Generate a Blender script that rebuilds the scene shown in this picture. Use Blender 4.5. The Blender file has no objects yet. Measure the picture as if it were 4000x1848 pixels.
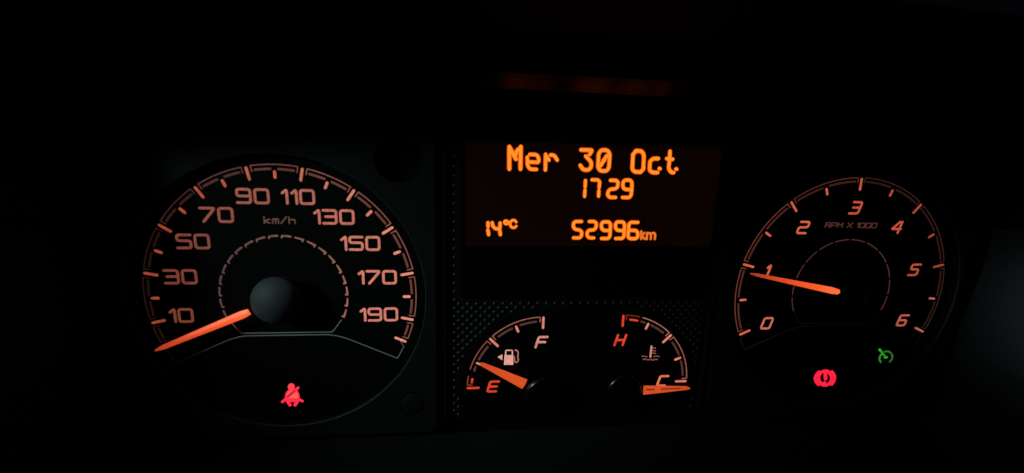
import bpy, bmesh, math, random
from mathutils import Vector, Matrix
from mathutils.geometry import tessellate_polygon
random.seed(7)
scene = bpy.context.scene
COL = scene.collection
MM = 0.001
D = 150.0                       # camera distance to the dial plane, mm

# ------------------------------------------------------------------ camera
FPX, A, B, Cc = 1555.96, 0.184250, -0.094731, 0.026207
ca, sa, cb, sb, cc, sc = math.cos(A), math.sin(A), math.cos(B), math.sin(B), math.cos(Cc), math.sin(Cc)
R = Matrix(((1,0,0),(0,ca,-sa),(0,sa,ca))) @ Matrix(((cb,0,sb),(0,1,0),(-sb,0,cb))) @ Matrix(((cc,-sc,0),(sc,cc,0),(0,0,1)))
cd = bpy.data.cameras.new('camera'); cam = bpy.data.objects.new('camera', cd); COL.objects.link(cam)
right = Vector((R[0][0], R[0][2], -R[0][1]))
up = -Vector((R[1][0], R[1][2], -R[1][1]))
back = -Vector((R[2][0], R[2][2], -R[2][1]))
M = Matrix((right, up, back)).transposed().to_4x4()
M.translation = Vector((0, -D*MM, 0))
cam.matrix_world = M
cd.sensor_width = 36; cd.lens = FPX/4000*36
cd.clip_start = 0.005; cd.clip_end = 20
cd.dof.use_dof = True; cd.dof.focus_distance = 0.166; cd.dof.aperture_fstop = 5.6
scene.camera = cam
scene.render.resolution_x = 1024; scene.render.resolution_y = 473

# ------------------------------------------------------------------ world, lamps, exposure
world = bpy.data.worlds.new('World'); scene.world = world; world.use_nodes = True
wbg = world.node_tree.nodes['Background']
wbg.inputs[0].default_value = (0.55, 0.7, 1.0, 1); wbg.inputs[1].default_value = 0.0014
scene.view_settings.view_transform = 'Standard'; scene.view_settings.look = 'None'
scene.view_settings.exposure = 0; scene.view_settings.gamma = 1
def area_lamp(name, loc, target, size, power, color):
    l = bpy.data.lights.new(name, 'AREA'); l.shape = 'ELLIPSE'; l.size = size; l.size_y = size*0.7
    l.energy = power; l.color = color
    o = bpy.data.objects.new(name, l); COL.objects.link(o)
    o.location = Vector(loc)*MM
    o.rotation_euler = (Vector(target)*MM - o.location).to_track_quat('-Z', 'Y').to_euler()
    return o
# faint cool side-window light from the upper left; narrow spots added to shape it
def spot_lamp(name, loc, target, radius, cone, power, color):
    l = bpy.data.lights.new(name, 'SPOT'); l.shadow_soft_size = radius; l.spot_size = math.radians(cone); l.spot_blend = 1.0
    l.energy = power; l.color = color
    o = bpy.data.objects.new(name, l); COL.objects.link(o)
    o.location = Vector(loc)*MM
    o.rotation_euler = (Vector(target)*MM - o.location).to_track_quat('-Z', 'Y').to_euler()
    return o
COOL = (0.70, 0.95, 0.98)
spot_lamp('left_side_light', (-430, -300, 180), (-30, 0, -54), 0.03, 16.5, 4.6, COOL)  # unseen lamp, cone narrowed so its light fades away from the speedometer
spot_lamp('left_side_light', (-300, -270, 40), (242, -30, -54), 0.02, 7.5, 5.8, COOL)  # added spot that brightens the right-hand trim alone
area_lamp('left_side_light', (-400, -250, 215), (60, 0, -60), 0.13, 0.055, COOL)

# ------------------------------------------------------------------ helpers
def s2l(c):
    c = c/255.0
    return c/12.92 if c <= 0.04045 else ((c+0.055)/1.055)**2.4
def lin(rgb): return tuple(s2l(v) for v in rgb)+(1,)
def lerp(a, b, t):
    t = max(0, min(1, t)); return tuple(x+(y-x)*t for x, y in zip(a, b))
_mats = {}
def plastic(name, base, rough=0.5, spec=0.5, bump=0.0, scale=3000, mottling=0.25):
    if name in _mats: return _mats[name]
    m = bpy.data.materials.new(name); m.use_nodes = True; nt = m.node_tree
    p = nt.nodes['Principled BSDF']
    p.inputs['Roughness'].default_value = rough; p.inputs['Specular IOR Level'].default_value = spec
    tc = nt.nodes.new('ShaderNodeTexCoord')
    n = nt.nodes.new('ShaderNodeTexNoise'); n.inputs['Scale'].default_value = 60; n.inputs['Detail'].default_value = 6
    nt.links.new(tc.outputs['Object'], n.inputs['Vector'])
    mx = nt.nodes.new('ShaderNodeMix'); mx.data_type = 'RGBA'
    mx.inputs[6].default_value = tuple(b*(1-mottling) for b in base)+(1,)
    mx.inputs[7].default_value = tuple(b*(1+mottling) for b in base)+(1,)
    nt.links.new(n.outputs['Fac'], mx.inputs[0]); nt.links.new(mx.outputs[2], p.inputs['Base Color'])
    if bump:
        n2 = nt.nodes.new('ShaderNodeTexNoise'); n2.inputs['Scale'].default_value = scale; n2.inputs['Detail'].default_value = 3
        nt.links.new(tc.outputs['Object'], n2.inputs['Vector'])
        b = nt.nodes.new('ShaderNodeBump'); b.inputs['Strength'].default_value = bump; b.inputs['Distance'].default_value = 0.0003
        nt.links.new(n2.outputs['Fac'], b.inputs['Height']); nt.links.new(b.outputs['Normal'], p.inputs['Normal'])
    _mats[name] = m; return m
def glow(rgb, strength=1.0, grain=0.22):
    """back-lit translucent print: the sheet scatters the lamp a little unevenly"""
    rgb = tuple(int(round(v/4.0)*4) for v in rgb)
    key = ('glow', rgb, strength)
    if key in _mats: return _mats[key]
    m = bpy.data.materials.new('backlit_print'); m.use_nodes = True; nt = m.node_tree
    p = nt.nodes['Principled BSDF']
    p.inputs['Base Color'].default_value = (0.02, 0.015, 0.015, 1); p.inputs['Roughness'].default_value = 0.6
    p.inputs['Emission Color'].default_value = lin(rgb)
    n = nt.nodes.new('ShaderNodeTexNoise'); n.inputs['Scale'].default_value = 900; n.inputs['Detail'].default_value = 2
    tc = nt.nodes.new('ShaderNodeTexCoord'); nt.links.new(tc.outputs['Object'], n.inputs['Vector'])
    mr = nt.nodes.new('ShaderNodeMapRange'); mr.inputs[1].default_value = 0.3; mr.inputs[2].default_value = 0.7
    mr.inputs[3].default_value = strength*(1-grain); mr.inputs[4].default_value = strength*(1+grain)
    nt.links.new(n.outputs['Fac'], mr.inputs[0]); nt.links.new(mr.outputs[0], p.inputs['Emission Strength'])
    _mats[key] = m; return m
def needle_mat(name, x0, x1, cols, strength=1.0):
    """edge-lit needle: the lamp sits under the hub, so the plastic is brightest there"""
    m = bpy.data.materials.new(name); m.use_nodes = True; nt = m.node_tree
    p = nt.nodes['Principled BSDF']
    p.inputs['Base Color'].default_value = (0.5, 0.06, 0.02, 1); p.inputs['Roughness'].default_value = 0.4
    tc = nt.nodes.new('ShaderNodeTexCoord'); sx = nt.nodes.new('ShaderNodeSeparateXYZ')
    nt.links.new(tc.outputs['Object'], sx.inputs[0])
    mr = nt.nodes.new('ShaderNodeMapRange'); mr.inputs[1].default_value = x0*MM; mr.inputs[2].default_value = x1*MM
    nt.links.new(sx.outputs[0], mr.inputs[0])
    cr = nt.nodes.new('ShaderNodeValToRGB'); el = cr.color_ramp.elements
    while len(el) < len(cols): el.new(0.5)
    for e, (t, c) in zip(el, cols): e.position = t
    for e, (t, c) in zip(el, cols): e.color = lin(c)
    nt.links.new(mr.outputs[0], cr.inputs[0]); nt.links.new(cr.outputs[0], p.inputs['Emission Color'])
    n = nt.nodes.new('ShaderNodeTexNoise'); n.inputs['Scale'].default_value = 1200
    nt.links.new(tc.outputs['Object'], n.inputs['Vector'])
    m2 = nt.nodes.new('ShaderNodeMapRange'); m2.inputs[1].default_value = .3; m2.inputs[2].default_value = .7
    m2.inputs[3].default_value = strength*.9; m2.inputs[4].default_value = strength*1.1
    nt.links.new(n.outputs['Fac'], m2.inputs[0]); nt.links.new(m2.outputs[0], p.inputs['Emission Strength'])
    return m
def P(x, z, w): return (x*MM, -w*MM, z*MM)
def at(px, py, w=0.0):
    """photo pixel -> (x, z) in mm on the plane w in front of the dials"""
    d = R.transposed() @ Vector(((px-2000)/FPX, (py-924)/FPX, 1.0))
    s = (D-w)/d.z
    return (d.x*s, -d.y*s)
class MB:
    def __init__(self): self.v = []; self.f = []; self.flank = set()
    def ribbon(self, pts, width, h=0.25, w0=0.0, closed=False, end_width=None, capped=True, core=.82):
        n = len(pts); hw0 = width/2; hw1 = (end_width if end_width else width)/2
        prof = [(-1, -0.1), (-core, .62), (0, 1.0), (core, .62), (1, -0.1)]
        secs = []
        for i, p in enumerate(pts):
            if closed: a, b = pts[i-1], pts[(i+1) % n]
            else: a, b = pts[max(i-1, 0)], pts[min(i+1, n-1)]
            def unit(u, v):
                L = math.hypot(v[0]-u[0], v[1]-u[1]) or 1; return ((v[0]-u[0])/L, (v[1]-u[1])/L)
            t1 = unit(a, p) if a != p else unit(p, b); t2 = unit(p, b) if b != p else t1
            t = (t1[0]+t2[0], t1[1]+t2[1]); L = math.hypot(*t) or 1; t = (t[0]/L, t[1]/L)
            cosh = max(0.55, t[0]*t1[0]+t[1]*t1[1])
            k = i/(n-1) if n > 1 else 0
            secs.append((p, t, (hw0+(hw1-hw0)*k), 1/cosh, h))
        if not closed and capped:
            def cap(sec, sgn):
                p, t, hw, m, hh = sec; out = []
                for q in (30, 60, 82):
                    s = math.sin(math.radians(q))*hw*sgn; c = math.cos(math.radians(q))
                    out.append(((p[0]+t[0]*s, p[1]+t[1]*s), t, hw*c, 1, hh*max(c, .45)))
                return out
            secs = cap(secs[0], -1)[::-1]+secs+cap(secs[-1], 1)
        base = len(self.v); K = len(prof)
        for p, t, hw, m, hh in secs:
            for u, q in prof:
                self.v.append(P(p[0]-t[1]*u*hw*m, p[1]+t[0]*u*hw*m, w0+q*hh))
        ns = len(secs)
        for i in range(ns if closed else ns-1):
            a = base+i*K; b = base+((i+1) % ns)*K
            for j in range(K-1):
                if j in (0, K-2): self.flank.add(len(self.f))
                self.f.append((a+j, b+j, b+j+1, a+j+1))
        if not closed:
            self.flank.update((len(self.f), len(self.f)+1))
            self.f.append(tuple(base+j for j in range(K))); self.f.append(tuple(base+(ns-1)*K+j for j in range(K))[::-1])
        return self
    def plate(self, loops, w0, w1, walls=True):
        """flat plate with holes: loops[0] outline, others holes; top at w1, sides down to w0"""
        base = len(self.v); flat = [p for l in loops for p in l]
        for x, z in flat: self.v.append(P(x, z, w1))
        tri = tessellate_polygon([[Vector((x, z, 0)) for x, z in l] for l in loops])
        for t in tri:
            (x0, z0), (x1, z1), (x2, z2) = [flat[i] for i in t]
            if (x1-x0)*(z2-z0)-(x2-x0)*(z1-z0) < 0: t = t[::-1]
            self.f.append(tuple(base+i for i in t))
        if walls:
            b2 = len(self.v)
            for x, z in flat: self.v.append(P(x, z, w0))
            o = 0
            for l in loops:
                n = len(l)
                for i in range(n):
                    j = (i+1) % n
                    self.f.append((base+o+i, base+o+j, b2+o+j, b2+o+i))
                o += n
        return self
    def lathe(self, c, prof, seg=64):
        """prof: list of (radius, w); axis points at the driver"""
        base = len(self.v); n = len(prof)
        for i in range(seg):
            a = 2*math.pi*i/seg
            for r, w in prof: self.v.append(P(c[0]+r*math.cos(a), c[1]+r*math.sin(a), w))
        for i in range(seg):
            a = base+i*n; b = base+((i+1) % seg)*n
            for j in range(n-1): self.f.append((a+j, b+j, b+j+1, a+j+1))
        return self
    def grid(self, fn, nu, nv):
        base = len(self.v)
        for i in range(nu+1):
            for j in range(nv+1): self.v.append(P(*fn(i/nu, j/nv)))
        for i in range(nu):
            for j in range(nv):
                a = base+i*(nv+1)+j; self.f.append((a, a+nv+1, a+nv+2, a+1))
        return self
    def build(self, name, mat, parent=None, label=None, smooth=False, kind=None, origin=None, edge=None):
        o0 = Vector(P(*origin)) if origin else (parent_world(parent) if parent else Vector((0, 0, 0)))
        me = bpy.data.meshes.new(name)
        me.from_pydata([tuple(Vector(v)-o0) for v in self.v], [], self.f)
        if edge:
            me.materials.append(mat); me.materials.append(edge)
            for i in self.flank: me.polygons[i].material_index = 1
        bm = bmesh.new(); bm.from_mesh(me)
        bmesh.ops.remove_doubles(bm, verts=bm.verts, dist=1e-7)
        bmesh.ops.recalc_face_normals(bm, faces=bm.faces); bm.to_mesh(me); bm.free()
        if not edge: me.materials.append(mat)
        if smooth:
            for p in me.polygons: p.use_smooth = True
        o = bpy.data.objects.new(name, me); COL.objects.link(o)
        if parent:
            o.parent = parent; o.location = o0-parent_world(parent)
        else: o.location = o0
        if label: o['label'] = label
        if kind: o['kind'] = kind
        return o
def parent_world(o):
    v = Vector(o.location)
    while o.parent: o = o.parent; v += Vector(o.location)
    return v
def thing(name, loc, label=None, cat=None, group=None, kind=None):
    o = bpy.data.objects.new(name, None); o.empty_display_size = 0.01; COL.objects.link(o)
    o.location = P(*loc)
    if label: o['label'] = label
    if cat: o['category'] = cat
    if group: o['group'] = group
    if kind: o['kind'] = kind
    return o
def circle(c, r, n=96, a0=0, a1=360, ccw=True):
    return [(c[0]+r*math.cos(math.radians(a0+(a1-a0)*i/n)), c[1]+r*math.sin(math.radians(a0+(a1-a0)*i/n))) for i in range(n if a1-a0 == 360 else n+1)]
def pol(c, r, deg):             # degrees clockwise from straight up, as on a dial
    a = math.radians(deg); return (c[0]+r*math.sin(a), c[1]+r*math.cos(a))
def arc(c, r, d0, d1, step=2.0):
    n = max(2, int(abs(d1-d0)/step)); return [pol(c, r, d0+(d1-d0)*i/n) for i in range(n+1)]
def rounded(pts, r, closed=False):
    n = len(pts); out = []
    for i, p in enumerate(pts):
        if not closed and i in (0, n-1): out.append(p); continue
        a, b = pts[i-1], pts[(i+1) % n]
        la = math.hypot(a[0]-p[0], a[1]-p[1]); lb = math.hypot(b[0]-p[0], b[1]-p[1])
        k = min(r, la*.45, lb*.45)
        s = (p[0]+(a[0]-p[0])/la*k, p[1]+(a[1]-p[1])/la*k); e = (p[0]+(b[0]-p[0])/lb*k, p[1]+(b[1]-p[1])/lb*k)
        for t in (0, .25, .5, .75, 1):
            out.append(((1-t)**2*s[0]+2*t*(1-t)*p[0]+t*t*e[0], (1-t)**2*s[1]+2*t*(1-t)*p[1]+t*t*e[1]))
    return out

# ------------------------------------------------------------------ materials
BLACK = plastic('black_dial_print', (0.0010, 0.0011, 0.0012), 0.75, 0.08)
PANEL = plastic('charcoal_moulded_plastic', (0.0082, 0.0090, 0.0087), 0.7, 0.10, bump=0.25)
GLOSS = plastic('black_gloss_plastic', (0.0012, 0.0012, 0.0013), 0.35, 0.12)
LIP = plastic('black_satin_lip', (0.0015, 0.0015, 0.0016), 0.33, 0.32, bump=0.05)
LIP.node_tree.nodes['Principled BSDF'].inputs['Specular Tint'].default_value = (1, .15, .8, 1)
HUB = plastic('satin_black_hub_plastic', (0.054, 0.060, 0.063), 0.62, 0.2, bump=0.25)
CAP = plastic('gloss_black_cap', (0.002, 0.002, 0.0025), 0.26, 0.9)
RIM = plastic('grey_rim_plastic', (0.05, 0.054, 0.054), 0.45, 0.3)
CARBON = plastic('woven_look_plastic', (0.0025, 0.0028, 0.0028), 0.5, 0.3)
STUD = plastic('woven_stud_plastic', (0.018, 0.020, 0.020), 0.42, 0.45)
TRIM = plastic('grained_dashboard_plastic', (0.024, 0.0255, 0.0255), 0.75, 0.12, bump=1.0, scale=800, mottling=.35)
for nd in TRIM.node_tree.nodes:
    if nd.type == 'BUMP': nd.inputs['Distance'].default_value = 0.0009
FAINT = plastic('dark_dashboard_plastic', (0.006, 0.006, 0.007), 0.8, 0.15, bump=0.9, scale=900)
BLUEISH = plastic('blue_grey_grained_plastic', (0.05, 0.06, 0.11), 0.8, 0.15, bump=0.9, scale=900)
PRINT = plastic('pale_grey_print', (0.34, 0.36, 0.36), 0.5, 0.3, mottling=.1)

# ------------------------------------------------------------------ dashboard (the setting)
dash = thing('dashboard', (0, 0, 0), kind='structure')
X0, X1, Z0, Z1 = -136, 222, -113, 33
b = MB(); b.plate([[(X0-30, Z0-30), (X1+30, Z0-30), (X1+30, Z1+30), (X0-30, Z1+30)]], -6, -4, walls=False)
b.build('back_plate', BLACK, dash)
def left_wall(u, v):    # u along height, v outwards toward the driver
    z = -190+u*250; w = -4+v*44
    return (X0-v*v*8-abs(z+40)*.02, z, w)
MB().grid(left_wall, 20, 6).build('side_panel', BLUEISH, dash, smooth=True)
def right_wall(u, v):
    z = -230+u*207; w = -4+v*70
    zz = (z+20)
    x = X1+9-(0.0022*max(0, -zz)**2 if zz < 0 else 0)+v*34
    return (x, z, w)
MB().grid(right_wall, 30, 8).build('side_panel', TRIM, dash, smooth=True)
MB().grid(lambda u, v: (X1+16+v*34, -40+u*160, -5+v*70), 10, 4).build('side_panel', FAINT, dash, smooth=True)
def visor(u, v):
    x = -220+u*560; w = -4+v*58
    return (x, Z1+3+v*6-((x-44)/190)**2*9, w)
MB().grid(visor, 40, 8).build('visor', FAINT, dash, smooth=True)
def lower(u, v):
    x = -260+u*620; w = -4+v*50
    return (x, Z0-1-v*26-v*v*14, w)
MB().grid(lower, 40, 8).build('lower_panel', FAINT, dash, smooth=True)

# ------------------------------------------------------------------ instrument cluster housing
CL, CR = (-70.0, -50.9), (157.9, -50.3)
RD = 48.4
house = thing('instrument_cluster', (44, -45, 0), 'black moulded housing around the dials, with square openings, round wells and studded centre', 'instrument cluster')
MIR = 2*43.95
def side_plate(c, xin, xout, hole, knob):
    x0, x1 = min(xin, xout), max(xin, xout)
    out = [(x0, -108), (x1, -108), (x1, 24), (x0, 24)]
    out = rounded(out, 3, True)
    MB().plate([out, circle(c, 52.3, 160), circle(hole, 8.3, 48)], -4, 3).build('dial_surround', PANEL, house)
    MB().lathe(c, [(53.4, 0.0), (52.5, 0.0), (52.4, 2.9)], 160).build('well_wall', BLACK, house, smooth=False)
    MB().lathe(c, [(52.28, 2.3), (52.31, 3.02), (52.45, 3.04)], 160).build('well_rim', RIM, house, smooth=True)
    MB().lathe(hole, [(0.0, -3.2), (8.2, -3.2)], 48).build('socket', BLACK, house)
    MB().lathe(knob, [(0.0, 3.9), (2.4, 3.8), (3.9, 3.5), (4.6, 3.0), (5.0, 3.0), (5.3, 3.12), (5.6, 3.0)], 40).build('fixing_stud', FAINT, house, smooth=True)
side_plate(CL, -14.0, -134.5, (-26.8, 0.4), (-23.6, -95.2))
side_plate(CR, MIR+14.0, 212.0, (MIR+26.8, 0.4), (MIR+23.6, -95.2))
for x in (-10.7, 98.9):
    MB().plate([[(x-.25, -104), (x+.25, -104), (x+.25, 21), (x-.25, 21)]], -3, 1.6).build('ridge', PANEL, house)
# studded centre panel
CF, CT = (28.6, -91.0), (61.9, -90.6)
def gauge_outline(r):
    pts = []
    pts += arc(CF, r, -112, 0, 3)
    pts += arc(CT, r, 0, 112, 3)
    return pts
go = gauge_outline(33.6)
MB().plate([rounded([(-10, -105.5), (98, -105.5), (98, 23), (-10, 23)], 1, True)], -4, -0.9).build('studded_panel', CARBON, house)
def inside(pt, poly):
    x, y = pt; c = False
    for i in range(len(poly)):
        (x0, y0), (x1, y1) = poly[i-1], poly[i]
        if (y0 > y) != (y1 > y) and x < (x1-x0)*(y-y0)/(y1-y0)+x0: c = not c
    return c
st = MB(); px_, pz_ = 3.5, 3.44
gk = gauge_outline(34.3)
for i in range(-1, 64):
    for j in range(-2, 74):
        x = -8.8+i*px_/2; z = -55.0-(j-2)*pz_/2+pz_*0
        if (i+j) % 2: continue
        for zz in ([z] if z > -104.5 else []):
            if x < -9.4 or x > 97.0 or inside((x, zz), gk) or zz < -104: continue
            if zz > -53.6: continue
            base = len(st.v)
            # a small slanted pillow, longer along the weave
            ang = math.radians(42+random.uniform(-4, 4)); L, W_, H = .95, .62, .5+random.uniform(-.05, .05)
            for lv, (rr, hh) in enumerate(((1, -1.0), (1, -.75), (.72, -.9+H), (.3, -.86+H*1.25))):
                for k in range(8):
                    t = k*math.pi/4; u, v = L*rr*math.cos(t), W_*rr*math.sin(t)
                    st.v.append(P(x+u*math.cos(ang)-v*math.sin(ang), zz+u*math.sin(ang)+v*math.cos(ang), hh))
            for lv in range(3):
                for k in range(8):
                    a = base+lv*8+k; c_ = base+lv*8+(k+1) % 8
                    st.f.append((a, c_, c_+8, a+8))
            st.f.append(tuple(base+24+k for k in range(8)))
for i in range(0, 3):          # the narrow strip beside the display and its top edge
    for j in range(-1, 44):
        x = -8.8+i*px_/2; z = -55.0+(j)*pz_/2
        if (i+j) % 2 or z < -53.6 or z > 20.5 or x > -5.6: continue
        base = len(st.v); ang = math.radians(42); L, W_, H = .95, .62, .5
        for lv, (rr, hh) in enumerate(((1, -1.0), (1, -.75), (.72, -.9+H), (.3, -.86+H*1.25))):
            for k in range(8):
                t = k*math.pi/4; u, v = L*rr*math.cos(t), W_*rr*math.sin(t)
                st.v.append(P(x+u*math.cos(ang)-v*math.sin(ang), z+u*math.sin(ang)+v*math.cos(ang), hh))
        for lv in range(3):
            for k in range(8):
                a = base+lv*8+k; c_ = base+lv*8+(k+1) % 8
                st.f.append((a, c_, c_+8, a+8))
        st.f.append(tuple(base+24+k for k in range(8)))
st.build('stud_pattern', STUD, house, smooth=True, kind='stuff')
MB().plate([go], -2, -0.05).build('gauge_plate', BLACK, house)
# satin lip over the display: its underside mirrors the lit date line
def lip(u, v):
    x = -6+u*118
    w = 9.0+v*8.0; zz = 22.5+(w-4)*.427+.35*math.sin(v*3)
    return (x, zz+ (x-44)*-0.004, w)
MB().grid(lip, 40, 10).build('display_lip', LIP, house, smooth=True)

# ------------------------------------------------------------------ glyphs (stroke font, unit cell 1 x 1)
G = {
 '0': [([(0,0),(1,0),(1,1),(0,1)], True)],
 '1': [([(0,.78),(.30,1),(.34,.9),(.34,0)], False)],
 '2': [([(0,1),(1,1),(1,.52),(0,.52),(0,0),(1,0)], False)],
 '3': [([(0,1),(1,1),(1,0),(0,0)], False), ([(.18,.52),(1,.52)], False)],
 '4': [([(.55,1),(0,.38),(.0,.36),(1,.36)], False), ([(.82,1),(.82,0)], False)],
 '5': [([(1,1),(0,1),(0,.55),(1,.55),(1,0),(0,0)], False)],
 '6': [([(1,1),(0,1),(0,0),(1,0),(1,.52),(0,.52)], False)],
 '7': [([(0,1),(1,1),(.98,.9),(.18,0)], False)],
 '9': [([(0,0),(1,0),(1,1),(0,1),(0,.5),(1,.5)], False)],
 'F': [([(1,1),(0,1),(0,0)], False), ([(0,.5),(.92,.5)], False)],
 'E': [([(1,1),(0,1),(0,0),(1,0)], False), ([(0,.5),(.92,.5)], False)],
 'H': [([(0,0),(0,1)], False), ([(1,0),(1,1)], False), ([(0,.5),(1,.5)], False)],
 'C': [([(1,1),(0,1),(0,0),(1,0)], False)],
 'k': [([(0,0),(0,1.3)], False), ([(.9,.85),(0,.4),(.95,0)], False)],
 'm': [([(0,0),(0,.9),(.5,.9),(.5,0)], False), ([(.5,.9),(1,.9),(1,0)], False)],
 '/': [([(0,0),(1,1.35)], False)],
 'h': [([(0,0),(0,1.3)], False), ([(0,.8),(1,.8),(1,0)], False)],
 'R': [([(0,0),(0,1),(1,1),(1,.45),(0,.45)], False), ([(.5,.45),(1,0)], False)],
 'P': [([(0,0),(0,1),(1,1),(1,.4),(0,.4)], False)],
 'M': [([(0,0),(0,1),(.5,.4),(1,1),(1,0)], False)],
 'X': [([(0,0),(1,1)], False), ([(0,1),(1,0)], False)],
}
def glyph(mb, ch, x, z, w, h, stroke, slant=0.0, r=0.9, w0=0.0):
    for pts, closed in G[ch]:
        q = [(x+p[0]*w+slant*(p[1]-.5)*h, z+p[1]*h) for p in pts]
        q = rounded(q, r, closed)
        mb.ribbon(q, stroke, h=0.2, w0=w0, closed=closed)
def numeral(txt, c, col, parent, w=4.55, h=4.75, stroke=.95, slant=0.0, gap=1.4, wide1=1.7):
    ws = [wide1 if ch == '1' else w for ch in txt]
    tot = sum(ws)+gap*(len(txt)-1); x = c[0]-tot/2
    mb = MB()
    for ch, cw in zip(txt, ws):
        glyph(mb, ch, x if ch != '1' else x+.3, c[1]-h/2, w, h, stroke, slant); x += cw+gap
    return mb.build('numeral', glow(col), parent, label='backlit numeral '+txt)
def small_text(txt, c, w, h, stroke, gap, col, parent, name, label, slant=0.0, spaces=1.2):
    tot = sum((w if ch != ' ' else spaces)+gap for ch in txt)-gap; x = c[0]-tot/2; mb = MB()
    for ch in txt:
        if ch == ' ': x += spaces+gap; continue
        ww = w*(.3 if ch == '1' else 1)
        glyph(mb, ch, x, c[1]-h/2, w, h, stroke, slant, r=.35); x += ww+gap
    return mb.build(name, glow(col), parent, label=label)

# ------------------------------------------------------------------ needles and hub caps
def needle(parent, c, ang, r0, r1, wb, wt, w, mat, blunt=False):
    """ridge-backed pointer; local x runs from the hub to the tip"""
    v, f = [], []
    N = 14; secs = []
    for i in range(N+1):
        t = i/N; x = r0+(r1-r0)*t
        hw = (wb+(wt-wb)*t)/2
        if not blunt and t < .05: hw *= .72
        if t > .965: hw *= .45
        secs.append((x, hw))
    for x, hw in secs:
        for u, q in ((-1, 0), (-1, .55), (-.12, 1.15), (.12, 1.15), (1, .55), (1, 0)):
            v.append((x*MM, -q*MM, u*hw*MM))
    for i in range(N):
        for j in range(5): f.append((i*6+j, i*6+6+j, i*6+7+j, i*6+1+j))
        f.append((i*6+5, i*6+11, i*6+6, i*6))
    f.append(tuple(range(6))[::-1]); f.append(tuple(N*6+k for k in range(6)))
    me = bpy.data.meshes.new('needle'); me.from_pydata(v, [], f)
    bm = bmesh.new(); bm.from_mesh(me); bmesh.ops.recalc_face_normals(bm, faces=bm.faces); bm.to_mesh(me); bm.free()
    me.materials.append(mat)
    o = bpy.data.objects.new('needle', me); COL.objects.link(o); o.parent = parent
    o.location = Vector(P(c[0], c[1], w))-parent_world(parent)
    o.rotation_euler = (0, math.radians(ang-90), 0)
    return o
def hub(parent, c, r, top, mat, flat=False):
    if flat:
        MB().lathe(c, [(0, top+.1), (r*.84, top), (r*.91, top-.2), (r*.97, top-.7), (r, top-1.3), (r*.98, top-2.4), (r*.8, top-2.8), (r*.8, 0.0)], 72).build('hub_cap', mat, parent, smooth=True); return
    MB().lathe(c, [(0, top+2.6), (r*.2, top+2.4), (r*.4, top+1.85), (r*.6, top+.95), (r*.76, top-.1), (r*.89, top-1.4), (r*.97, top-2.7), (r, top-4.2), (r*.8, top-4.3), (r*.8, 0.0)], 72).build('hub_cap', mat, parent, smooth=True)

# ------------------------------------------------------------------ speedometer
sp = thing('speedometer', (CL[0], CL[1], 0), 'large left-hand speed dial numbered 10 to 190, needle resting at zero', 'speedometer')
MB().lathe(CL, [(0, -.05), (30, -.05), (53.3, -.05)], 128).build('dial_face', BLACK, sp)
SPAN = math.degrees(3.9677)/200
def sa_(v): return (v-100)*SPAN
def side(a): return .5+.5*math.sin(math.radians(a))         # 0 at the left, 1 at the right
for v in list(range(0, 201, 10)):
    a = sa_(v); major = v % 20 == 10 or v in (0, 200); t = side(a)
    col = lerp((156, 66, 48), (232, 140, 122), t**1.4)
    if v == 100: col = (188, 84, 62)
    r0, r1 = (43.4, 48.3) if major else (43.4, 46.2)
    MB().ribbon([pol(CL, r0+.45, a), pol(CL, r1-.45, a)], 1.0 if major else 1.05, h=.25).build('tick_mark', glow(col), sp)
maj = [0]+list(range(10, 200, 20))+[200]
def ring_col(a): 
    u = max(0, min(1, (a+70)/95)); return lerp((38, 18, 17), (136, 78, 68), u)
for m0, m1 in zip(maj[:-1], maj[1:]):
    a0, a1 = sa_(m0)+1.9, sa_(m1)-1.9; mid = (a0+a1)/2; col = ring_col(mid)
    path = [pol(CL, 46.3, a0)]+arc(CL, 48.35, a0, a1, 1.5)+[pol(CL, 46.3, a1)]
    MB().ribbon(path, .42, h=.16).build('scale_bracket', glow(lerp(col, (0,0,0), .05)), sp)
    bandcol = lerp(col, (20, 6, 6), .30)
    if m1-m0 == 20:
        for q0, q1 in ((a0+1.4, mid-1.7), (mid+1.7, a1-1.4)):
            MB().ribbon(arc(CL, 46.75, q0, q1, 1.5), .85, h=.14).build('scale_band', glow(bandcol), sp)
    else:
        MB().ribbon(arc(CL, 46.75, a0+1.4, a1-1.4, 1.5), .85, h=.14).build('scale_band', glow(bandcol), sp)
nums = {10:(-106.9,-58.4),30:(-105.4,-43.6),50:(-99.7,-30.5),70:(-90.8,-20.8),90:(-78.1,-13.9),110:(-62.8,-13.9),130:(-50.7,-21.0),150:(-41.8,-30.8),170:(-36.1,-43.9),190:(-36.0,-58.8)}
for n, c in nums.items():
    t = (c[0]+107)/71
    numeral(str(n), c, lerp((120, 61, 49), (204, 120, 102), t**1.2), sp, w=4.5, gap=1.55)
small_text('km/h', (-69.6, -22.7), 2.0, 1.75, .46, .85, (92, 62, 55), sp, 'unit_text', 'small dim km/h text')
for i in range(20):
    a = -114.5+i*229/20; k = side(a)
    MB().ribbon(arc(CL, 22.75, a+1.9, a+9.3, 2), .55, h=.12, end_width=.78).ribbon([pol(CL, 22.45, a+(9.0 if a > 0 else 2.0)), pol(CL, 22.2, a+(9.3 if a > 0 else 1.7))], .7, h=.12).build('ring_dash', glow(lerp((84, 58, 56), (148, 98, 86), k)), sp)
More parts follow.
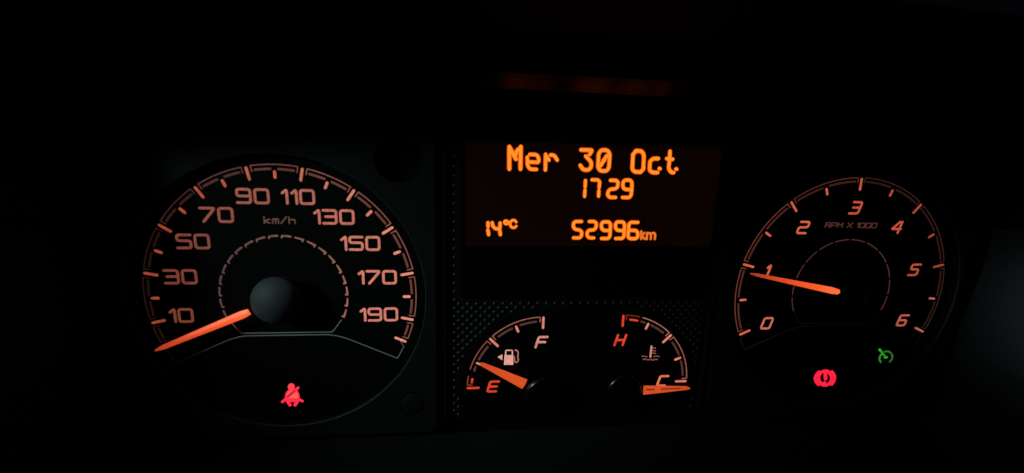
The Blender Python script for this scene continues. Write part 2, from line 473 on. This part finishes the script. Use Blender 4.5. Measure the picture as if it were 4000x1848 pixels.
def outline(c, parent, width, m=1):
    inn = [pol(c, 22.4, 116.5)]+[(c[0]+16.6, c[1]-14.8), (c[0]-16.8, c[1]-14.8)]+[pol(c, 22.4, -116.5)]
    out = [pol(c, 46.4, 114.6), pol(c, 48.3, 116.2), (c[0]+40.7, c[1]-26.3), (c[0]+20.8, c[1]-17.1), (c[0]+15.8, c[1]-15.85), (c[0]-15.8, c[1]-15.85), (c[0]-20.8, c[1]-17.1), (c[0]-40.7, c[1]-26.3), pol(c, 48.3, -116.2), pol(c, 46.4, -114.6)]
    MB().ribbon(rounded(inn, .8), width, h=.1).build('outline_print', PRINT, parent)
    MB().ribbon(out[:3][:2]+[out[2]]+rounded(out[2:-2], 3.0)[1:-1]+[out[-3]]+out[-2:], width, h=.1).build('outline_print', PRINT, parent)
outline(CL, sp, .46)
NM = needle_mat('edge_lit_orange_needle', 9, 47, [(0, (255, 112, 58)), (.22, (252, 94, 44)), (.6, (224, 76, 36)), (1, (168, 56, 36))], 1.0)
needle(sp, CL, -113.3, 11.3, 47.0, 3.0, 1.55, 4.6, NM)
hub(sp, CL, 9.0, 9.3, HUB)

# ------------------------------------------------------------------ tachometer
ta = thing('tachometer', (CR[0], CR[1], 0), 'right-hand engine speed dial numbered 0 to 6, needle just below 1', 'tachometer')
MB().lathe(CR, [(0, -.05), (30, -.05), (53.3, -.05)], 128).build('dial_face', BLACK, ta)
TS = math.degrees(3.9697)/6
RT = 48.2
for k in range(13):
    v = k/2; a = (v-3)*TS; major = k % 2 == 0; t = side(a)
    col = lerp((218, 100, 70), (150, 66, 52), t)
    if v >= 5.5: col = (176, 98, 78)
    r0, r1 = (43.0, 48.1) if major else (43.2, 46.2)
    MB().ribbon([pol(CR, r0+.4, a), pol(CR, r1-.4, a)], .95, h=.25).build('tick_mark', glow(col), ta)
for k in range(6):
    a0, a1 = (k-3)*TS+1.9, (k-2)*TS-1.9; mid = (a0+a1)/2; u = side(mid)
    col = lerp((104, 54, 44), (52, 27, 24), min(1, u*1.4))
    path = [pol(CR, 46.2, a0)]+arc(CR, RT, a0, a1, 1.5)+[pol(CR, 46.2, a1)]
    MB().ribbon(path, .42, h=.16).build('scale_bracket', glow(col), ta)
    for q0, q1 in ((a0+1.4, mid-1.9), (mid+1.9, a1-1.4)):
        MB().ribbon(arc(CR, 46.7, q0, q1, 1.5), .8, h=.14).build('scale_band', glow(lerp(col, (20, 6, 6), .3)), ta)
tn = [('0', (125.8, -64.6), (196, 104, 88)), ('1', (122.4, -41.4), (206, 92, 66)), ('2', (135.5, -22.9), (210, 94, 66)), ('3', (157.6, -14.4), (196, 80, 56)),
      ('4', (178.4, -22.4), (192, 78, 54)), ('5', (190.8, -40.9), (184, 76, 58)), ('6', (190.3, -64.1), (182, 88, 74))]
for ch, c, col in tn:
    numeral(ch, c, col, ta, w=3.9 if ch != '1' else 3.4, h=4.7, stroke=.92, slant=.27, wide1=1.3)
small_text('RPM X 1000', (157.7, -21.7), 2.15, 1.9, .42, .62, (82, 44, 38), ta, 'unit_text', 'small dim RPM X 1000 text', slant=.2, spaces=1.0)
for i in range(12):
    a = -114.5+i*229/12
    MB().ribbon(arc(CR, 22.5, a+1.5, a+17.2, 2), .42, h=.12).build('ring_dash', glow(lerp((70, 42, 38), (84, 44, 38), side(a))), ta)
outline(CR, ta, .4)
needle(ta, CR, -78.9, 6.6, 47.4, 2.9, 1.05, 4.6, NM)
hub(ta, CR, 7.0, 7.2, GLOSS)

# ------------------------------------------------------------------ fuel gauge and coolant temperature gauge
PINK, DIM, RED = (218, 130, 110), (82, 50, 44), (214, 66, 34)
fu = thing('fuel_gauge', (CF[0], CF[1], 0), 'small quarter-circle fuel gauge marked E and F with a pump symbol', 'fuel gauge')
te = thing('temperature_gauge', (CT[0], CT[1], 0), 'small quarter-circle coolant temperature gauge with red H and thermometer symbol', 'temperature gauge')
for par, c, s in ((fu, CF, -1), (te, CT, 1)):
    for k in range(5):
        a = s*22.5*k; major = k % 2 == 0
        if s < 0: col = RED if k == 4 else PINK
        else: col = RED if k == 0 else lerp(PINK, (226, 122, 100), k/4)
        r0, r1 = (25.4, 30.5) if major else (26.0, 29.0)
        MB().ribbon([pol(c, r0+.4, a), pol(c, r1-.4, a)], .98, h=.25).build('tick_mark', glow(col), par)
    for a0, a1 in ((2.6, 42.2), (47.8, 87.4)):
        red0 = (s > 0 and a0 < 10); red1 = (s < 0 and a0 > 10)
        if red0:
            MB().ribbon([pol(c, 28.4, s*a0)]+arc(c, 30.4, s*a0, s*13.2, 1.5), .46, h=.16).build('scale_bracket', glow((122, 38, 26)), par)
            MB().ribbon(arc(c, 30.4, s*16, s*a1, 1.5)+[pol(c, 28.4, s*a1)], .42, h=.16).build('scale_bracket', glow((166, 104, 92)), par)
            bands = ((6.2, 12.4, RED), (16, 19.0, DIM), (25.5, 38.5, DIM))
        elif red1:
            MB().ribbon([pol(c, 28.4, s*a1)]+arc(c, 30.4, s*a1, s*80, 1.5), .46, h=.16).build('scale_bracket', glow((140, 46, 32)), par)
            MB().ribbon(arc(c, 30.4, s*74, s*a0, 1.5)+[pol(c, 28.4, s*a0)], .42, h=.16).build('scale_bracket', glow((140, 72, 58)), par)
            bands = ((51.0, 64.0, DIM), (71, 74.5, DIM), (82, 85, RED))
        else:
            MB().ribbon([pol(c, 28.4, s*a0)]+arc(c, 30.4, s*a0, s*a1, 1.5)+[pol(c, 28.4, s*a1)], .42, h=.16).build('scale_bracket', glow((150, 88, 76)), par)
            bands = ((6, 18.8, DIM), (26.2, 38.8, DIM)) if a0 < 10 else ((51.2, 64, DIM), (71, 84, DIM))
        for q0, q1, bc in bands:
            MB().ribbon(arc(c, 28.6, s*q0, s*q1, 1.5), .9, h=.14).build('scale_band', glow(bc), par)
def letter(ch, c, col, par, w=3.5, h=4.4):
    mb = MB(); glyph(mb, ch, c[0]-w/2, c[1]-h/2, w, h, 1.0, .27, r=.7)
    mb.build('letter', glow(col), par, label='backlit letter '+ch)
letter('F', (28.2, -71.4), (206, 138, 124), fu); letter('E', (8.8, -90.6), RED, fu)
letter('H', (61.4, -71.1), RED, te); letter('C', (81.6, -90.2), (222, 116, 88), te)
def pxribbon(mb, pts, o, k, width, w0=0.0, r=None, closed=False, h=.2, core=.82):
    q = [at(o[0]+x/k, o[1]+y/k) for x, y in pts]
    if r: q = rounded(q, r, closed)
    return mb.ribbon(q, width, h=h, w0=w0, closed=closed, core=core)
def pxpoly(mb, pts, o, k, w0=-.1, w1=.2):
    q = [at(o[0]+x/k, o[1]+y/k) for x, y in pts]
    return mb.plate([q], w0, w1)
o1, k1 = (1740, 1180), 2.586
m = pxpoly(MB(), [(527, 555), (576, 527), (574, 586)], o1, k1); m.build('arrow_symbol', glow((214, 158, 148)), fu)
m = MB(); pxpoly(m, [(596, 536), (684, 536), (685, 632), (591, 632)], o1, k1)
pxribbon(m, [(607, 540), (610, 487), (676, 487), (676, 540)], o1, k1, .55, w0=.03, r=.5)
m.build('pump_symbol', glow((226, 158, 148)), fu)
m = MB(); pxribbon(m, [(688, 545), (698, 562), (696, 600), (716, 613), (738, 590), (730, 550), (736, 515), (724, 488), (704, 486)], o1, k1, .55, r=.5)
m.build('hose_symbol', glow((170, 112, 100)), fu)
o2, k2 = (2240, 1180), 2.587
m = MB(); pxribbon(m, [(789, 448), (778, 552)], o2, k2, .85); m.build('thermometer_symbol', glow((214, 138, 122)), te)
m = MB()
for y in (465, 492, 517): pxribbon(m, [(803, y), (829, y+1)], o2, k2, .42)
m.build('thermometer_scale', glow((150, 92, 82)), te)
m = MB()
pxribbon(m, [(692, 550), (710, 543), (726, 552), (744, 552)], o2, k2, .42, r=.4)
pxribbon(m, [(812, 552), (828, 546), (846, 545), (866, 553)], o2, k2, .42, r=.4)
pxribbon(m, [(704, 580), (728, 575), (748, 586), (776, 579), (802, 587), (828, 577), (848, 581)], o2, k2, .46, r=.4)
m.build('wave_symbol', glow((128, 80, 74)), te)
SM = needle_mat('small_orange_needle', 8, 30, [(0, (205, 78, 36)), (.5, (208, 76, 30)), (1, (190, 66, 34))], 1.0)
needle(fu, CF, -62.2, 8.4, 28.6, 4.3, 1.3, 4.4, SM, blunt=True)
needle(te, (CT[0], CT[1]-.95), 88.8, 9.3, 29.2, 3.9, 1.3, 4.4, SM, blunt=True)
UNLIT = glow((128, 42, 22))  # unlit gaps in the needle's glow, painted as darker red strips
MB().ribbon([(72.2, -90.6), (75.2, -90.6)], .75, h=.05, w0=5.6).ribbon([(78.4, -90.55), (86.5, -90.5)], .65, h=.05, w0=5.6).build('unlit_band', UNLIT, te)
for par, c in ((fu, CF), (te, CT)): hub(par, c, 7.4, 7.8, CAP, True)

# ------------------------------------------------------------------ display
ds = thing('display_screen', (46, -12, 0), 'rectangular amber information screen with date, temperature and odometer', 'display')
fr_out = [(-4.9, -52.2), (97.6, -52.2), (97.6, 21), (-4.9, 21)]
fr_in = [(-2.9, -31.4), (96.2, -31.4), (96.2, 7.9), (-2.9, 7.9)]
MB().plate([rounded(fr_out, 1, True), rounded(fr_in, .8, True)], -2, 0.35).build('frame', GLOSS, ds)
lm = bpy.data.materials.new('unlit_display_film'); lm.use_nodes = True; nt = lm.node_tree; p = nt.nodes['Principled BSDF']
p.inputs['Base Color'].default_value = (.003, .002, .002, 1); p.inputs['Roughness'].default_value = .5; p.inputs['Specular IOR Level'].default_value = .1
p.inputs['Emission Color'].default_value = lin((255, 130, 80)); n = nt.nodes.new('ShaderNodeTexNoise'); n.inputs['Scale'].default_value = 22
mr = nt.nodes.new('ShaderNodeMapRange'); mr.inputs[3].default_value = .0012; mr.inputs[4].default_value = .0042
tc = nt.nodes.new('ShaderNodeTexCoord'); nt.links.new(tc.outputs['Object'], n.inputs['Vector'])
nt.links.new(n.outputs['Fac'], mr.inputs[0]); nt.links.new(mr.outputs[0], p.inputs['Emission Strength'])
MB().plate([[(-3.4, -31.9), (96.7, -31.9), (96.7, 8.4), (-3.4, 8.4)]], -1, -0.15, walls=False).build('screen', lm, ds)
AMB = glow((255, 146, 36), 1.12, .04); AMB_EDGE = glow((255, 88, 24), .95, .04)
a_, ka = (1750, 400), 2.975
b_, kb = (2300, 500), 2.38
c_, kc = (1750, 800), 2.975
def char(label, strokes, o, k, width, mat=AMB):
    mb = MB()
    for i, s in enumerate(strokes):
        closed = s[-1] == 'c'; pts = s[:-1] if closed else s
        if len(pts) == 1: pts = [pts[0], (pts[0][0]+1.5, pts[0][1]+.5)]
        pxribbon(mb, pts, o, k, width, w0=-.12+.004*i, r=.9, closed=closed, h=.12, core=.62)
    mb.build('character', mat, ds, edge=AMB_EDGE if mat is AMB else None, label='glowing character '+label)
char('M', [[(713, 520), (713, 770)], [(716, 522), (788, 655)], [(846, 520), (842, 770)], [(843, 530), (800, 562), (790, 600)]], a_, ka, 1.80)
char('e', [[(955, 605), (1030, 607), (1056, 650), (1054, 698), (940, 692)], [(922, 640), (924, 735), (955, 777), (1025, 778)]], a_, ka, 1.60)
char('r', [[(1135, 608), (1132, 782)], [(1140, 620), (1172, 668)], [(1196, 612), (1235, 615), (1268, 668)]], a_, ka, 1.60)
char('3', [[(1550, 552), (1678, 555), (1650, 600)], [(1605, 628), (1668, 695), (1664, 755), (1632, 786), (1572, 784), (1540, 735)]], a_, ka, 1.70)
char('0', [[(92, 238), (86, 370), (112, 400), (165, 400), (188, 370), (196, 240), (172, 206), (118, 205), 'c'], [(165, 262), (112, 348)], [(140, 300)]], b_, kb, 1.70)
char('O', [[(412, 246), (405, 385), (430, 408), (482, 410)], [(440, 213), (492, 215), (514, 250), (508, 382)], [(425, 232), (440, 213)], [(482, 410), (508, 382)]], b_, kb, 1.74)
char('c', [[(645, 285), (600, 284), (570, 310), (565, 392), (592, 414), (638, 415)], [(659, 378)]], b_, kb, 1.74)
char('t', [[(756, 220), (752, 300), (742, 378), (768, 412), (788, 415)], [(728, 285), (778, 291)], [(814, 382)]], b_, kb, 1.70)
char('1', [[(1598, 912), (1595, 978)], [(1592, 1022), (1588, 1090)]], a_, ka, 1.52)
char('7', [[(33, 482), (84, 482), (102, 500), (97, 552)], [(94, 586), (92, 632)]], b_, kb, 1.56)
char('2', [[(205, 487), (255, 487), (273, 505), (268, 550), (245, 567), (200, 570), (180, 590), (176, 625), (195, 645), (247, 646)]], b_, kb, 1.60)
char('9', [[(400, 585), (402, 505), (385, 485), (338, 484), (318, 505), (318, 552), (340, 572), (395, 574)], [(398, 592), (394, 628), (375, 648), (316, 646)]], b_, kb, 1.60)
char('1', [[(465, 212), (466, 252)], [(464, 298), (472, 345)]], c_, kc, 1.56)
char('4', [[(515, 212), (522, 252), (552, 280), (596, 282)], [(606, 215), (604, 262)], [(602, 300), (608, 345)]], c_, kc, 1.56)
char('degree sign', [[(655, 190), (680, 183), (700, 200), (695, 222), (672, 228), (654, 212), 'c']], c_, kc, 1.10)
char('C', [[(792, 200), (775, 180), (748, 180), (724, 200), (722, 238), (742, 266), (774, 268), (792, 250)]], c_, kc, 1.20)
char('5', [[(1550, 195), (1482, 195), (1459, 213), (1456, 258), (1482, 288), (1530, 293), (1556, 315), (1553, 362), (1530, 386), (1462, 385)]], c_, kc, 1.56)
char('2', [[(1645, 195), (1702, 195), (1726, 215), (1722, 262), (1700, 292), (1640, 296), (1618, 320), (1616, 358), (1640, 385), (1692, 386)]], c_, kc, 1.56)
for dx in (0, 131):
    char('9', [[(200+dx, 955), (203+dx, 895), (188+dx, 874), (132+dx, 874), (118+dx, 892), (118+dx, 932), (138+dx, 953), (195+dx, 955)], [(199+dx, 970), (196+dx, 1010), (180+dx, 1028), (122+dx, 1028)]], b_, kb, 1.60)
char('6', [[(455, 878), (392, 877), (374, 895), (370, 948)], [(368, 962), (366, 1012), (382, 1029), (438, 1030), (456, 1012), (456, 972), (438, 953), (380, 952)]], b_, kb, 1.60)
KM = glow((240, 112, 36), 1.0)
char('k', [[(489, 962), (487, 1032)], [(517, 976), (492, 1004), (520, 1032)]], b_, kb, .95, KM)
char('m', [[(543, 976), (540, 1034)], [(545, 985), (562, 976), (580, 985), (577, 1034)], [(582, 985), (602, 974), (620, 988), (614, 1034)]], b_, kb, .95, KM)

# ------------------------------------------------------------------ warning lights
def light(name, c, label):
    return thing(name, (c[0], c[1], 0), label, 'warning light')
RD1, RD2 = glow((255, 40, 68), 1.15, .06), glow((255, 92, 78), 1.1, .06)
RD3 = glow((232, 22, 62), .9, .06)
o, k = (900, 1380), 3.718
wl = light('seat_belt_light', at(1142, 1545), 'glowing red seat belt symbol under the speed dial')
m = MB(); pts = [(885+50*math.cos(t*math.pi/10), 487+50*math.sin(t*math.pi/10)) for t in range(20)]
pxpoly(m, pts, o, k, w1=.15); m.build('head_symbol', glow((255, 62, 76), 1.1, .1), wl)
m = MB(); pxpoly(m, [(858, 528), (820, 560), (800, 610), (795, 652), (1005, 655), (1002, 600), (985, 560), (940, 528), (915, 520)], o, k, w1=.12)
m.build('torso_symbol', RD2, wl)
m = MB(); pxribbon(m, [(868, 525), (822, 562), (806, 610), (802, 655)], o, k, .55, w0=.12, r=2, h=.1)
pxribbon(m, [(968, 545), (988, 580), (1000, 655)], o, k, .55, w0=.12, r=2, h=.1); m.build('torso_edge', RD1, wl)
m = MB(); pxribbon(m, [(985, 498), (835, 628)], o, k, 1.15, w0=.14, h=.15); m.build('belt_symbol', RD3, wl)
m = MB(); pxribbon(m, [(988, 497), (955, 525)], o, k, .95, w0=.24, h=.15); m.build('belt_end_symbol', RD1, wl)
m = MB(); pxribbon(m, [(758, 703), (800, 668), (1000, 668), (1045, 692)], o, k, 1.15, w0=.08, h=.18, r=1); pxribbon(m, [(840, 692), (970, 692)], o, k, 1.0, w0=.06, h=.18)
m.build('lap_symbol', RD1, wl, edge=RD3)
for q in ([(832, 695), (866, 750)], [(975, 695), (940, 750)]):
    m = MB(); pxribbon(m, q, o, k, 1.35, w0=.03); m.build('leg_symbol', RD1, wl, edge=RD3)
o, k = (3050, 1300), 3.967
wl = light('brake_light', at(3222, 1476), 'glowing red brake symbol, circle between brackets, under the right dial')
BR = glow((255, 34, 62), 1.15, .05)
m = MB(); pts = [(686+104*math.cos(t*math.pi/18), 702+(103+4)*math.sin(t*math.pi/18)) for t in range(36)]
pxribbon(m, pts, o, k, 1.75, closed=True); m.build('circle_symbol', BR, wl, edge=RD3)
for q in ([(590, 605), (545, 650), (528, 705), (545, 765), (585, 806)], [(792, 602), (826, 645), (840, 695), (826, 755), (790, 800)]):
    m = MB(); pxribbon(m, q, o, k, 1.3, w0=-.03, r=3); m.build('bracket_symbol', BR, wl, edge=RD3)
m = MB(); pxribbon(m, [(688, 645), (694, 708)], o, k, 1.75, w0=.04); pxribbon(m, [(674, 768), (680, 764)], o, k, 1.2, w0=.04)
m.build('exclamation_symbol', BR, wl)
wl = light('cruise_control_light', at(3459, 1392), 'dim green cruise control symbol at the lower right of the right dial')
GR = glow((30, 158, 34), 1.0, .25); GD = glow((46, 104, 44), 1.0, .3)
m = MB(); pxribbon(m, [(1532, 262), (1570, 310), (1618, 372)], o, k, .8, w0=.05); pxribbon(m, [(1612, 382), (1640, 380)], o, k, 1.1, w0=.05); pxribbon(m, [(1528, 258), (1546, 278)], o, k, 1.1, w0=.06)
m.build('pointer_symbol', GR, wl)
m = MB(); pxribbon(m, [(1562, 330), (1532, 372), (1526, 418), (1550, 452)], o, k, .85, r=2); m.build('dial_arc_symbol', glow((52, 124, 44), 1.0, .3), wl)
m = MB(); pxribbon(m, [(1600, 296), (1652, 284), (1702, 306), (1732, 352), (1722, 410), (1688, 448)], o, k, .8, r=2); m.build('dial_arc_symbol', GD, wl)
